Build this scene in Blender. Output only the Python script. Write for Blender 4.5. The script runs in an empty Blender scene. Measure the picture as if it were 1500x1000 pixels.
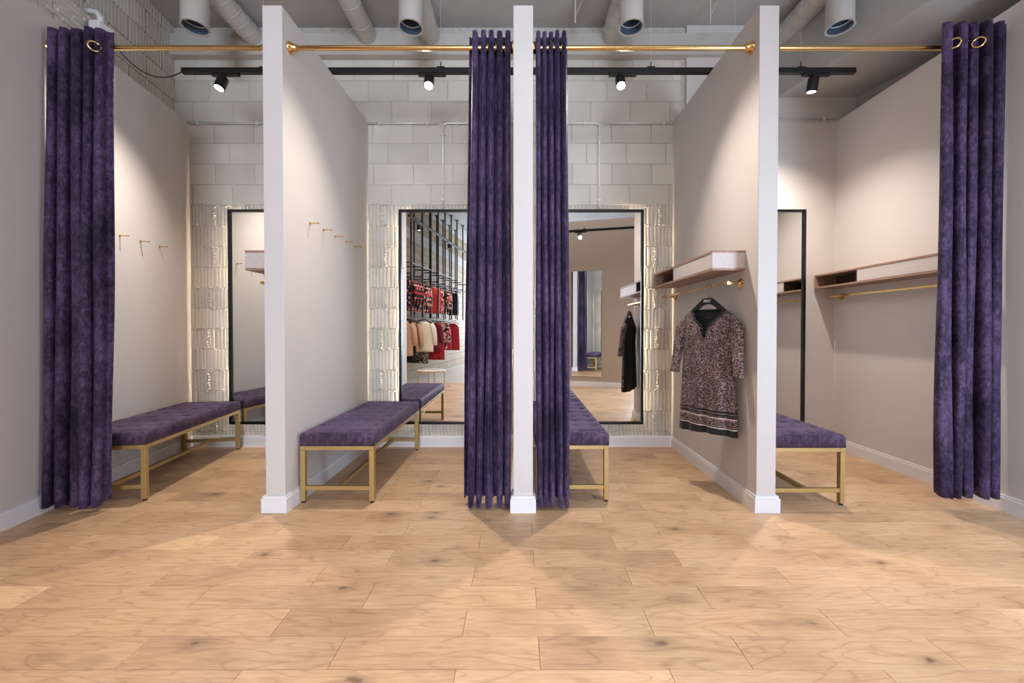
import bpy, bmesh, math, random
from mathutils import Vector, Matrix

random.seed(7)
scene = bpy.context.scene
C = scene.collection
PI = math.pi

# ------------------------------------------------------------------ camera
cam_data = bpy.data.cameras.new('camera')
cam = bpy.data.objects.new('camera', cam_data)
C.objects.link(cam)
cam.location = (0, 0, 1.1)
cam.rotation_euler = (math.radians(90 - 0.7), 0, 0)
cam_data.sensor_width = 36
cam_data.lens = 14.0
cam_data.shift_x = -0.0077
cam_data.shift_y = -0.0073
cam_data.clip_start = 0.02
scene.camera = cam

# ------------------------------------------------------------------ view, world, large lights
vs = scene.view_settings
vs.view_transform = 'Standard'
vs.look = 'None'
vs.exposure = 0.0
vs.gamma = 1.0
vs.use_curve_mapping = False

world = bpy.data.worlds.new('world')
scene.world = world
world.use_nodes = True
bg = world.node_tree.nodes['Background']
bg.inputs[0].default_value = (0.80, 0.88, 1.0, 1)
bg.inputs[1].default_value = 0.6


def area_light(name, loc, target, sx, sy, power, col):
    d = bpy.data.lights.new(name, 'AREA')
    d.shape = 'RECTANGLE'
    d.size, d.size_y = sx, sy
    d.energy = power
    d.color = col
    o = bpy.data.objects.new(name, d)
    C.objects.link(o)
    o.location = loc
    o.rotation_euler = (Vector(target) - Vector(loc)).to_track_quat('-Z', 'Y').to_euler()
    return o


# daylight coming in through the shop window behind the camera
area_light('window_daylight', (0.35, -7.35, 1.75), (0.0, 2.4, 1.4), 3.0, 2.9, 620, (0.72, 0.83, 1.0))
# daylight through the glazed door to the right behind the camera
area_light('door_daylight', (2.527, 0.125, 1.18), (2.0, 2.4, 1.1), 0.66, 2.05, 72, (0.62, 0.78, 1.0))


# added overhead area lamp without a fixture, ambient fill for aisle and fitting rooms
area_light('overhead_fill_light', (0.3, 0.2, 3.75), (0.3, 0.2, 0), 4.6, 1.0, 34, (0.98, 0.96, 0.97))

# ------------------------------------------------------------------ materials
def lin(c):
    out = []
    for v in c[:3]:
        v = v / 255.0
        out.append(v / 12.92 if v <= 0.04045 else ((v + 0.055) / 1.055) ** 2.4)
    return (*out, 1.0)


class NT:
    def __init__(self, name):
        self.m = bpy.data.materials.new(name)
        self.m.use_nodes = True
        self.t = self.m.node_tree
        self.p = self.t.nodes['Principled BSDF']

    def n(self, typ, **kw):
        nd = self.t.nodes.new(typ)
        for k, v in kw.items():
            if k.startswith('i_'):
                key = k[2:]
                key = int(key) if key.isdigit() else key.replace('_', ' ')
                nd.inputs[key].default_value = v
            else:
                setattr(nd, k, v)
        return nd

    def l(self, a, b):
        self.t.links.new(a, b)

    def ramp(self, fac, stops, interp='LINEAR'):
        r = self.n('ShaderNodeValToRGB')
        r.color_ramp.interpolation = interp
        els = r.color_ramp.elements
        while len(els) < len(stops):
            els.new(0.5)
        for e, (p, c) in zip(els, stops):
            e.position = p
            e.color = c
        self.l(fac, r.inputs[0])
        return r

    def mix(self, fac, a, b, blend='MIX'):
        m = self.n('ShaderNodeMix', data_type='RGBA', blend_type=blend)
        for sock, v in ((m.inputs[0], fac), (m.inputs[6], a), (m.inputs[7], b)):
            if isinstance(v, (int, float)):
                sock.default_value = v
            elif isinstance(v, tuple):
                sock.default_value = v
            else:
                self.l(v, sock)
        return m.outputs[2]

    def bump(self, h, strength=0.3, dist=0.01):
        b = self.n('ShaderNodeBump', i_Strength=strength, i_Distance=dist)
        self.l(h, b.inputs['Height'])
        self.l(b.outputs[0], self.p.inputs['Normal'])


def simple(name, col, rough=0.5, metal=0.0, noise=0.0, nscale=20, bump=0.0, spec=0.5):
    t = NT(name)
    c = lin(col)
    t.p.inputs['Roughness'].default_value = rough
    t.p.inputs['Metallic'].default_value = metal
    t.p.inputs['Specular IOR Level'].default_value = spec
    tc = t.n('ShaderNodeTexCoord')
    nz = t.n('ShaderNodeTexNoise', i_Scale=nscale, i_Detail=4.0)
    t.l(tc.outputs['Object'], nz.inputs['Vector'])
    d = tuple(v * (1 - noise) for v in c[:3]) + (1,)
    b = tuple(min(1, v * (1 + noise)) for v in c[:3]) + (1,)
    r = t.ramp(nz.outputs[0], [(0.3, d), (0.7, b)])
    t.l(r.outputs[0], t.p.inputs['Base Color'])
    if bump:
        t.bump(nz.outputs[0], bump, 0.01)
    return t.m


M = {}
M['paint'] = simple('greige_wall_paint', (206, 199, 195), 0.62, noise=0.012, nscale=3, bump=0.0)
M['trim'] = simple('white_trim_lacquer', (228, 226, 228), 0.35, noise=0.01)
M['ceiling'] = simple('grey_concrete_ceiling', (174, 171, 168), 0.85, noise=0.08, nscale=2.5, bump=0.1)
M['beam'] = simple('pale_painted_concrete', (186, 180, 172), 0.8, noise=0.06, nscale=4, bump=0.15)
M['duct'] = simple('grey_painted_sheet_metal', (190, 184, 177), 0.45, noise=0.04, nscale=6)
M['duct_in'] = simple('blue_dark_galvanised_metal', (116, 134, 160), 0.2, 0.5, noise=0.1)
M['chrome'] = simple('galvanised_conduit', (222, 220, 215), 0.35, 0.3, noise=0.05)
M['gold'] = simple('polished_brass', (220, 184, 122), 0.2, 1.0, noise=0.06, nscale=8)
M['satin_gold'] = simple('satin_gold_paint', (184, 154, 98), 0.42, 0.55, noise=0.03)
M['black'] = simple('black_powder_coat', (17, 17, 19), 0.4, noise=0.05)
M['blackgloss'] = simple('black_gloss_frame', (9, 10, 13), 0.24, noise=0.03)
M['rubber'] = simple('black_rubber', (12, 12, 12), 0.7)
M['plastic'] = simple('white_plastic', (226, 226, 226), 0.4)
M['rear'] = simple('taupe_wall_paint', (176, 158, 144), 0.65, noise=0.02, nscale=3)
M['concrete_floor'] = simple('grey_stone_floor', (190, 184, 176), 0.35, noise=0.05, nscale=3)
M['marble'] = simple('white_marble_top', (236, 234, 232), 0.2, noise=0.03, nscale=5)


def emis(name, col, strength):
    t = NT(name)
    t.p.inputs['Base Color'].default_value = (0.9, 0.9, 0.9, 1)
    t.p.inputs['Emission Color'].default_value = (*col, 1)
    t.p.inputs['Emission Strength'].default_value = strength
    return t.m


M['lens'] = emis('lamp_lens_glow', (1.0, 0.93, 0.82), 30)
M['led'] = emis('warm_led_strip', (1.0, 0.83, 0.60), 120)

t = NT('mirror_glass')
t.p.inputs['Metallic'].default_value = 1.0
t.p.inputs['Roughness'].default_value = 0.0
t.p.inputs['Base Color'].default_value = (0.86, 0.87, 0.86, 1)
M['mirror'] = t.m


def masonry(name, a, b):
    t = NT(name)
    oi = t.n('ShaderNodeObjectInfo')
    tc = t.n('ShaderNodeTexCoord')
    add = t.n('ShaderNodeVectorMath', operation='ADD')
    t.l(tc.outputs['Object'], add.inputs[0])
    t.l(oi.outputs['Location'], add.inputs[1])
    n1 = t.n('ShaderNodeTexNoise', i_Scale=3.0, i_Detail=5.0)
    n2 = t.n('ShaderNodeTexNoise', i_Scale=55.0, i_Detail=6.0, i_Roughness=0.7)
    for q in (n1, n2):
        t.l(add.outputs[0], q.inputs['Vector'])
    r = t.ramp(n1.outputs[0], [(0.3, lin(a)), (0.7, lin(b))])
    hv = t.n('ShaderNodeMath', operation='MULTIPLY_ADD', i_1=0.16, i_2=0.92)
    t.l(oi.outputs['Random'], hv.inputs[0])
    hs = t.n('ShaderNodeHueSaturation')
    t.l(hv.outputs[0], hs.inputs['Value'])
    t.l(r.outputs[0], hs.inputs['Color'])
    t.l(hs.outputs[0], t.p.inputs['Base Color'])
    t.p.inputs['Roughness'].default_value = 0.9
    t.p.inputs['Specular IOR Level'].default_value = 0.2
    t.bump(n2.outputs[0], 0.14, 0.005)
    return t.m


M['block'] = masonry('painted_masonry_block', (196, 190, 179), (210, 204, 193))
M['mortar'] = simple('painted_mortar', (188, 181, 170), 0.85, noise=0.18, nscale=30, bump=0.5)

# wooden floor planks: every plank shifts the grain by its own random number
t = NT('oak_plank')
oi = t.n('ShaderNodeObjectInfo')
tc = t.n('ShaderNodeTexCoord')
rnd = t.n('ShaderNodeMath', operation='MULTIPLY', i_1=73.0)
t.l(oi.outputs['Random'], rnd.inputs[0])
cmb = t.n('ShaderNodeCombineXYZ')
t.l(rnd.outputs[0], cmb.inputs[0])
t.l(rnd.outputs[0], cmb.inputs[1])
vadd = t.n('ShaderNodeVectorMath', operation='ADD')
t.l(tc.outputs['Object'], vadd.inputs[0])
t.l(cmb.outputs[0], vadd.inputs[1])
mp = t.n('ShaderNodeMapping')
mp.inputs['Scale'].default_value = (1.0, 9.0, 1.0)
t.l(vadd.outputs[0], mp.inputs[0])
# cathedral grain: rings of a slow noise
n0 = t.n('ShaderNodeTexNoise', i_Scale=1.5, i_Detail=2.0, i_Distortion=0.3)
mp0 = t.n('ShaderNodeMapping')
mp0.inputs['Scale'].default_value = (1.0, 5.0, 1.0)
t.l(vadd.outputs[0], mp0.inputs[0])
t.l(mp0.outputs[0], n0.inputs['Vector'])
mul = t.n('ShaderNodeMath', operation='MULTIPLY', i_1=20.0)
t.l(n0.outputs[0], mul.inputs[0])
frac = t.n('ShaderNodeMath', operation='PINGPONG', i_1=1.0)
t.l(mul.outputs[0], frac.inputs[0])
fine = t.n('ShaderNodeTexNoise', i_Scale=9.0, i_Detail=7.0, i_Roughness=0.65)
t.l(mp.outputs[0], fine.inputs['Vector'])
broad = t.n('ShaderNodeTexNoise', i_Scale=2.2, i_Detail=3.0)
t.l(vadd.outputs[0], broad.inputs['Vector'])
base = t.ramp(broad.outputs[0], [(0.25, lin((182, 144, 112))), (0.5, lin((207, 170, 132))), (0.75, lin((220, 185, 148)))])
g1 = t.ramp(frac.outputs[0], [(0.0, (0.76, 0.69, 0.62, 1)), (0.2, (0.97, 0.96, 0.95, 1)), (1.0, (1.03, 1.02, 1.02, 1))])
g2 = t.ramp(fine.outputs[0], [(0.3, (0.76, 0.72, 0.68, 1)), (0.62, (1.02, 1.02, 1.02, 1))])
c1 = t.mix(0.75, base.outputs[0], g1.outputs[0], 'MULTIPLY')
c2 = t.mix(0.85, c1, g2.outputs[0], 'MULTIPLY')
# knots
vor = t.n('ShaderNodeTexVoronoi', i_Scale=3.5)
mp2 = t.n('ShaderNodeMapping')
mp2.inputs['Scale'].default_value = (1.0, 1.9, 1.0)
t.l(vadd.outputs[0], mp2.inputs[0])
nk = t.n('ShaderNodeTexNoise', i_Scale=14.0, i_Detail=3.0)
t.l(vadd.outputs[0], nk.inputs['Vector'])
nkm = t.n('ShaderNodeMix', data_type='RGBA', blend_type='LINEAR_LIGHT')
nkm.inputs[0].default_value = 0.035
t.l(mp2.outputs[0], nkm.inputs[6])
t.l(nk.outputs['Color'], nkm.inputs[7])
t.l(nkm.outputs[2], vor.inputs['Vector'])
sep = t.n('ShaderNodeSeparateColor')
t.l(vor.outputs['Color'], sep.inputs[0])
sel = t.n('ShaderNodeMath', operation='GREATER_THAN', i_1=0.33)
t.l(sep.outputs[0], sel.inputs[0])
kn = t.ramp(vor.outputs['Distance'], [(0.0, (1, 1, 1, 1)), (0.05, (0.85, 0.85, 0.85, 1)), (0.1, (0.34, 0.34, 0.34, 1)), (0.32, (0, 0, 0, 1))])
kf = t.n('ShaderNodeMath', operation='MULTIPLY')
t.l(kn.outputs[0], kf.inputs[0])
t.l(sel.outputs[0], kf.inputs[1])
kf2 = t.n('ShaderNodeMath', operation='MULTIPLY', i_1=0.85)
t.l(kf.outputs[0], kf2.inputs[0])
c3 = t.mix(kf2.outputs[0], c2, lin((78, 54, 42)))
hs = t.n('ShaderNodeHueSaturation', i_Saturation=0.98)
hv = t.n('ShaderNodeMath', operation='MULTIPLY_ADD', i_1=0.15, i_2=0.93)
t.l(oi.outputs['Random'], hv.inputs[0])
t.l(hv.outputs[0], hs.inputs['Value'])
t.l(c3, hs.inputs['Color'])
t.l(hs.outputs[0], t.p.inputs['Base Color'])
t.p.inputs['Roughness'].default_value = 0.42
t.p.inputs['Specular IOR Level'].default_value = 0.4
t.bump(fine.outputs[0], 0.08, 0.004)
M['oak'] = t.m


def velvet(name, dark, light, scale=1.0, sheen=0.6):
    t = NT(name)
    tc = t.n('ShaderNodeTexCoord')
    mp = t.n('ShaderNodeMapping')
    mp.inputs['Scale'].default_value = (scale, scale, scale * 0.55)
    t.l(tc.outputs['Object'], mp.inputs[0])
    n1 = t.n('ShaderNodeTexNoise', i_Scale=46.0, i_Detail=7.0, i_Roughness=0.8, i_Distortion=0.35)
    n2 = t.n('ShaderNodeTexNoise', i_Scale=5.0, i_Detail=3.0)
    for q in (n1, n2):
        t.l(mp.outputs[0], q.inputs['Vector'])
    sm = t.n('ShaderNodeMath', operation='MULTIPLY_ADD', i_1=0.45)
    t.l(n2.outputs[0], sm.inputs[0])
    h = t.n('ShaderNodeMath', operation='MULTIPLY', i_1=0.65)
    t.l(n1.outputs[0], h.inputs[0])
    t.l(h.outputs[0], sm.inputs[2])
    r = t.ramp(sm.outputs[0], [(0.45, lin(dark)), (0.55, lin(tuple((a + b) / 2 for a, b in zip(dark, light)))), (0.64, lin(light))])
    t.l(r.outputs[0], t.p.inputs['Base Color'])
    t.p.inputs['Roughness'].default_value = 0.62
    t.p.inputs['Specular IOR Level'].default_value = 0.16
    t.p.inputs['Sheen Weight'].default_value = sheen
    t.p.inputs['Sheen Roughness'].default_value = 0.35
    t.p.inputs['Sheen Tint'].default_value = lin((150, 135, 180))
    t.bump(n1.outputs[0], 0.35, 0.006)
    return t.m


M['velvet'] = velvet('crushed_purple_velvet', (29, 21, 39), (88, 71, 101), 1.0, 0.42)
M['velvet_bench'] = velvet('purple_bench_velvet', (50, 37, 55), (98, 78, 100), 1.0, 0.4)


def veneer(name, a, b):
    t = NT(name)
    tc = t.n('ShaderNodeTexCoord')
    mp = t.n('ShaderNodeMapping')
    mp.inputs['Scale'].default_value = (8, 1.0, 14)
    t.l(tc.outputs['Object'], mp.inputs[0])
    n1 = t.n('ShaderNodeTexNoise', i_Scale=4.0, i_Detail=5.0)
    t.l(mp.outputs[0], n1.inputs['Vector'])
    r = t.ramp(n1.outputs[0], [(0.3, lin(a)), (0.7, lin(b))])
    t.l(r.outputs[0], t.p.inputs['Base Color'])
    t.p.inputs['Roughness'].default_value = 0.45
    return t.m


M['shelf_wood'] = veneer('walnut_shelf_veneer', (140, 106, 88), (172, 138, 118))
M['shelf_front'] = veneer('pale_pinkish_grey_veneer', (196, 184, 180), (204, 193, 189))
M['shelf_dark'] = simple('dark_shelf_lining', (58, 48, 46), 0.6)


def leopard():
    t = NT('leopard_print_fabric')
    tc = t.n('ShaderNodeTexCoord')
    sepz = t.n('ShaderNodeSeparateXYZ')
    t.l(tc.outputs['Object'], sepz.inputs[0])
    mp = t.n('ShaderNodeMapping')
    mp.inputs['Scale'].default_value = (1.0, 0.4, 1.25)
    t.l(tc.outputs['Object'], mp.inputs[0])
    nz = t.n('ShaderNodeTexNoise', i_Scale=22.0, i_Detail=2.0)
    t.l(mp.outputs[0], nz.inputs['Vector'])
    ml = t.n('ShaderNodeMix', data_type='RGBA', blend_type='LINEAR_LIGHT')
    ml.inputs[0].default_value = 0.02
    t.l(mp.outputs[0], ml.inputs[6])
    t.l(nz.outputs['Color'], ml.inputs[7])
    v = t.n('ShaderNodeTexVoronoi', feature='F1', i_Scale=100.0, i_Randomness=1.0)
    t.l(ml.outputs[2], v.inputs['Vector'])
    spots = t.ramp(v.outputs['Distance'], [(0.0, lin((128, 96, 86))), (0.2, lin((140, 110, 102))), (0.30, lin((18, 15, 20))), (0.52, lin((20, 16, 22))), (0.58, lin((150, 128, 124))), (1.0, lin((165, 142, 136)))])
    big = t.n('ShaderNodeTexNoise', i_Scale=5.5, i_Detail=2.0)
    t.l(mp.outputs[0], big.inputs['Vector'])
    bm_ = t.ramp(big.outputs[0], [(0.35, (0.55, 0.48, 0.46, 1)), (0.65, (1.0, 0.97, 1.0, 1))])
    col = t.mix(0.8, spots.outputs[0], bm_.outputs[0], 'MULTIPLY')
    # printed border bands, by height above the hem (object origin sits at the hem)
    K, W, P = lin((14, 12, 15)), lin((226, 214, 208)), lin((132, 106, 100))
    z = t.n('ShaderNodeMath', operation='MULTIPLY', i_1=4.0)
    t.l(sepz.outputs[2], z.inputs[0])

    def at(h): return max(0.0, h * 4.0)
    bands = t.ramp(z.outputs[0], [(0.0, K), (at(0.050), W), (at(0.056), K), (at(0.062), P), (at(0.068), K), (at(0.108), P), (at(0.116), W), (at(0.121), K), (at(0.146), P), (at(0.152), K)], 'CONSTANT')
    inpr = t.ramp(z.outputs[0], [(0.0, (0, 0, 0, 1)), (at(0.068), (1, 1, 1, 1)), (at(0.108), (0, 0, 0, 1)), (at(0.121), (0.5, 0.5, 0.5, 1)), (at(0.136), (0, 0, 0, 1)), (at(0.166), (1, 1, 1, 1))], 'CONSTANT')
    fin = t.mix(inpr.outputs[0], bands.outputs[0], col)
    t.l(fin, t.p.inputs['Base Color'])
    t.p.inputs['Roughness'].default_value = 0.8
    t.p.inputs['Sheen Weight'].default_value = 0.15
    return t.m


M['leopard'] = leopard()
M['blackcloth'] = simple('black_lining_cloth', (15, 14, 17), 0.8)


def floral(name, cols, scale):
    t = NT(name)
    tc = t.n('ShaderNodeTexCoord')
    v = t.n('ShaderNodeTexVoronoi', i_Scale=scale)
    t.l(tc.outputs['Object'], v.inputs['Vector'])
    sp = t.n('ShaderNodeSeparateColor')
    t.l(v.outputs['Color'], sp.inputs[0])
    k = len(cols)
    r = t.ramp(sp.outputs[0], [(i / k, lin(c)) for i, c in enumerate(cols)], 'CONSTANT')
    t.l(r.outputs[0], t.p.inputs['Base Color'])
    t.p.inputs['Roughness'].default_value = 0.8
    return t.m


M['g_floral'] = floral('red_black_floral_cloth', [(22, 16, 20), (190, 40, 60), (20, 16, 20), (225, 150, 150), (24, 18, 22)], 26)
M['g_bright'] = floral('red_white_floral_cloth', [(232, 222, 214), (196, 46, 60), (30, 26, 30), (230, 216, 206), (214, 96, 100)], 26)
M['g_dots'] = floral('dark_red_dotted_cloth', [(120, 24, 38), (150, 34, 48), (40, 18, 24), (140, 30, 44)], 60)
M['g_zebra'] = floral('black_white_spotted_cloth', [(24, 22, 24), (190, 180, 172), (30, 26, 28), (120, 108, 102)], 44)
M['g_white'] = simple('cream_knit_cloth', (236, 226, 214), 0.85, noise=0.04)
M['g_beige'] = simple('beige_cloth', (206, 166, 138), 0.85, noise=0.05)
M['g_black'] = simple('black_cloth', (22, 20, 23), 0.85)
M['g_red'] = simple('red_cloth', (176, 32, 46), 0.8, noise=0.05)
M['g_coral'] = simple('coral_cloth', (214, 72, 76), 0.8, noise=0.05)

# brick texture for the masonry that only shows small in the mirrors
t = NT('shop_masonry_paint')
tc = t.n('ShaderNodeTexCoord')
mp = t.n('ShaderNodeMapping')
mp.inputs['Rotation'].default_value = (PI / 2, 0, PI / 2)
t.l(tc.outputs['Object'], mp.inputs[0])
sw = t.n('ShaderNodeSeparateXYZ')
t.l(tc.outputs['Object'], sw.inputs[0])
cw = t.n('ShaderNodeCombineXYZ')
t.l(sw.outputs[1], cw.inputs[0])
t.l(sw.outputs[2], cw.inputs[1])
bt = t.n('ShaderNodeTexBrick', i_Scale=1.0)
bt.inputs['Color1'].default_value = lin((168, 146, 116))
bt.inputs['Color2'].default_value = lin((156, 134, 106))
bt.inputs['Mortar'].default_value = lin((96, 80, 62))
bt.inputs['Mortar Size'].default_value = 0.006
bt.inputs['Brick Width'].default_value = 0.37
bt.inputs['Row Height'].default_value = 0.192
t.l(cw.outputs[0], bt.inputs['Vector'])
t.l(bt.outputs[0], t.p.inputs['Base Color'])
t.p.inputs['Roughness'].default_value = 0.75
M['shop_brick'] = t.m

# ------------------------------------------------------------------ mesh helpers
def new():
    return bmesh.new()


def box(bm, x0, x1, y0, y1, z0, z1):
    vsx = [bm.verts.new((x, y, z)) for x in (x0, x1) for y in (y0, y1) for z in (z0, z1)]
    for f in ((0, 1, 3, 2), (4, 6, 7, 5), (0, 4, 5, 1), (2, 3, 7, 6), (0, 2, 6, 4), (1, 5, 7, 3)):
        bm.faces.new([vsx[i] for i in f])
    return bm


def B(*a, bevel=0.0, seg=2):
    bm = box(new(), *a)
    if bevel:
        bmesh.ops.bevel(bm, geom=bm.edges[:], offset=bevel, segments=seg, affect='EDGES', profile=0.5)
    return bm


def tube(bm, pts, r, seg=12, cap=True, closed=False):
    """round bar along a polyline; r a number or a list"""
    P = [Vector(p) for p in pts]
    n = len(P)
    rs = r if isinstance(r, (list, tuple)) else [r] * n
    rings = []
    up = None
    for i in range(n):
        if closed:
            d = (P[(i + 1) % n] - P[i - 1]).normalized()
        else:
            d = (P[min(i + 1, n - 1)] - P[max(i - 1, 0)]).normalized()
        if up is None:
            up = Vector((0, 0, 1)) if abs(d.z) < 0.9 else Vector((1, 0, 0))
        a = (up - d * up.dot(d))
        if a.length < 1e-5:
            a = d.orthogonal()
        a.normalize()
        up = a
        b = d.cross(a)
        rings.append([bm.verts.new(P[i] + (a * math.cos(2 * PI * k / seg) + b * math.sin(2 * PI * k / seg)) * rs[i]) for k in range(seg)])
    m = n if closed else n - 1
    for i in range(m):
        A, Bq = rings[i], rings[(i + 1) % n]
        for k in range(seg):
            bm.faces.new((A[k], A[(k + 1) % seg], Bq[(k + 1) % seg], Bq[k]))
    if cap and not closed:
        bm.faces.new(list(reversed(rings[0])))
        bm.faces.new(rings[-1])
    return bm


def T(*a, **k):
    return tube(new(), *a, **k)


def lathe(bm, prof, axis='Z', seg=24, loc=(0, 0, 0), caps=True):
    """prof: list of (r, h)"""
    rings = []
    for r, h in prof:
        ring = []
        for k in range(seg):
            a = 2 * PI * k / seg
            c, s = r * math.cos(a), r * math.sin(a)
            v = {'Z': (c, s, h), 'X': (h, c, s), 'Y': (s, h, c)}[axis]
            ring.append(bm.verts.new(Vector(v) + Vector(loc)))
        rings.append(ring)
    for A, Bq in zip(rings, rings[1:]):
        for k in range(seg):
            bm.faces.new((A[k], A[(k + 1) % seg], Bq[(k + 1) % seg], Bq[k]))
    for ring, (r, h), flip in ((rings[0], prof[0], True), (rings[-1], prof[-1], False)):
        if caps and r > 1e-3:
            bm.faces.new(list(reversed(ring)) if flip else ring)
    return bm


def torus(R, r, axis='X', seg=20, sseg=8, loc=(0, 0, 0)):
    pts = []
    for k in range(seg):
        a = 2 * PI * k / seg
        c, s = R * math.cos(a), R * math.sin(a)
        pts.append(Vector({'X': (0, c, s), 'Y': (c, 0, s), 'Z': (c, s, 0)}[axis]) + Vector(loc))
    return tube(new(), pts, r, sseg, closed=True)


def mesh_of(name, bm, mat, smooth=False):
    bmesh.ops.remove_doubles(bm, verts=bm.verts[:], dist=1e-6)
    bmesh.ops.recalc_face_normals(bm, faces=bm.faces[:])
    me = bpy.data.meshes.new(name)
    bm.to_mesh(me)
    bm.free()
    if mat:
        me.materials.append(M[mat] if isinstance(mat, str) else mat)
    if smooth:
        me.polygons.foreach_set('use_smooth', [True] * len(me.polygons))
        if smooth != 'all':
            me.set_sharp_from_angle(angle=math.radians(40))
    return me


def link(name, me, parent=None, loc=(0, 0, 0), rotz=0.0):
    o = bpy.data.objects.new(name, me)
    C.objects.link(o)
    o.parent = parent
    o.location = loc
    o.rotation_euler = (0, 0, rotz)
    return o


def obj(name, bm, mat, parent=None, smooth=False, loc=(0, 0, 0), rotz=0.0):
    return link(name, mesh_of(name, bm, mat, smooth), parent, loc, rotz)


def tag(o, label, cat, group=None, kind=None):
    o['label'] = label
    o['category'] = cat
    if group:
        o['group'] = group
    if kind:
        o['kind'] = kind
    return o


def struct(name, bm, mat, label, cat, parent=None, loc=(0, 0, 0), rotz=0.0):
    o = obj(name, bm, mat, parent, loc=loc, rotz=rotz)
    return tag(o, label, cat, kind='structure')


def thing(name, label, cat, loc=(0, 0, 0), rotz=0.0, group=None):
    return tag(link(name, None, None, loc, rotz), label, cat, group)


# ------------------------------------------------------------------ measures (metres; camera foot is the origin)
SKEW = math.atan(0.155)          # the left wall is not square to the back wall
LW = (-2.84, 2.2, 0.0)           # point on the left wall
YB = 3.742                       # back wall
YF = 2.385                       # front ends of the partitions
HP = 3.02                        # partition height
XR = 2.93                        # right wall
ZC = 3.9                         # ceiling


def left_x(y):
    return LW[0] - 0.155 * (y - LW[1])


# ------------------------------------------------------------------ floor
fl = struct('floor', B(-3.6, 3.4, -0.81, YB + 0.1, -0.05, -0.015), 'shelf_wood', 'light oak plank floor running through the fitting rooms', 'floor')
plank_cache = {}


def plank_mesh(w, d):
    key = (round(w, 3), round(d, 3))
    if key not in plank_cache:
        bm = new()
        c = 0.0012
        g = 0.0005
        rings = []
        for ins, z in ((g, -0.015), (g, -c), (g + c, 0.0)):
            rings.append([bm.verts.new((sx * (w / 2 - ins), sy * (d / 2 - ins), z)) for sx, sy in ((-1, -1), (1, -1), (1, 1), (-1, 1))])
        for A, Bq in zip(rings, rings[1:]):
            for k in range(4):
                bm.faces.new((A[k], A[(k + 1) % 4], Bq[(k + 1) % 4], Bq[k]))
        bm.faces.new(rings[-1])
        plank_cache[key] = mesh_of('plank', bm, 'oak')
    return plank_cache[key]


PL, PW = 0.69, 0.14
rows = [(2.394 + PW * k, k) for k in range(-23, 10)]
for y0, k in rows:
    y1 = min(y0 + PW, YB + 0.02)
    lo_y = max(y0, -0.81)
    if y1 - lo_y < 0.02:
        continue
    off = 0.066 if k % 2 == 0 else -0.207
    xmin = left_x((lo_y + y1) / 2) - 0.06
    xmax = XR + 0.05
    i0 = math.floor((xmin - off) / PL)
    x = off + i0 * PL
    while x < xmax:
        a, b = max(x, xmin), min(x + PL, xmax)
        if b - a > 0.01:
            link('plank', plank_mesh(b - a, y1 - lo_y), fl, ((a + b) / 2, (lo_y + y1) / 2, 0))
        x += PL
struct('floor.001', B(-3.2, 6.0, -7.6, -0.812, -0.05, -0.001), 'concrete_floor', 'pale grey stone floor of the sales area, seen in mirror', 'floor')

# ------------------------------------------------------------------ walls
# left wall: a drywall lining in front of masonry, skewed
wl = struct('wall_left', B(-0.12, 0, -1.35, 1.56, 0, HP), 'paint', 'plain greige lining wall on the left, shorter than the ceiling', 'wall', loc=LW, rotz=SKEW)
bb = new()
box(bb, 0, 0.018, -1.35, 1.56, 0, 0.084)
box(bb, 0, 0.012, -1.35, 1.56, 0.084, 0.1)
struct('baseboard_left', bb, 'trim', 'white baseboard along the left wall', 'baseboard', loc=LW, rotz=SKEW)

# right wall
struct('wall_right', B(XR, XR + 0.1, -0.6, YB, 0, HP), 'paint', 'plain greige lining wall on the right behind the blue-lit curtain', 'wall')
bb = new()
box(bb, XR - 0.018, XR, -0.3, 3.704, 0, 0.084)
box(bb, XR - 0.012, XR, -0.3, 3.704, 0.084, 0.1)
struct('baseboard_right', bb, 'trim', 'white baseboard along the right wall', 'baseboard')

# partitions
parts_x = [(-1.529, -1.412), (-0.039, 0.078), (1.423, 1.539)]
plabels = ['white partition wall with five brass hooks on its right face', 'middle white partition wall between two purple curtains', 'white partition wall carrying the shelf and leopard dress']
for (a, b), lab in zip(parts_x, plabels):
    w = struct('wall_partition', B(a, b, YF, YB - 0.001, 0, HP, bevel=0.002, seg=1), 'paint', lab, 'partition')
    bm = new()
    box(bm, a - 0.018, b + 0.018, YF - 0.018, YB - 0.002, 0, 0.084)
    box(bm, a - 0.012, b + 0.012, YF - 0.012, YB - 0.002, 0.084, 0.1)
    obj('baseboard', bm, 'trim', w)

# back wall: core plus single blocks
wb = struct('wall_back', B(-3.6, 1.56, YB - 0.006, YB + 0.2, 0, ZC), 'mortar', 'painted masonry back wall of smooth and ribbed blocks', 'wall')


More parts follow.
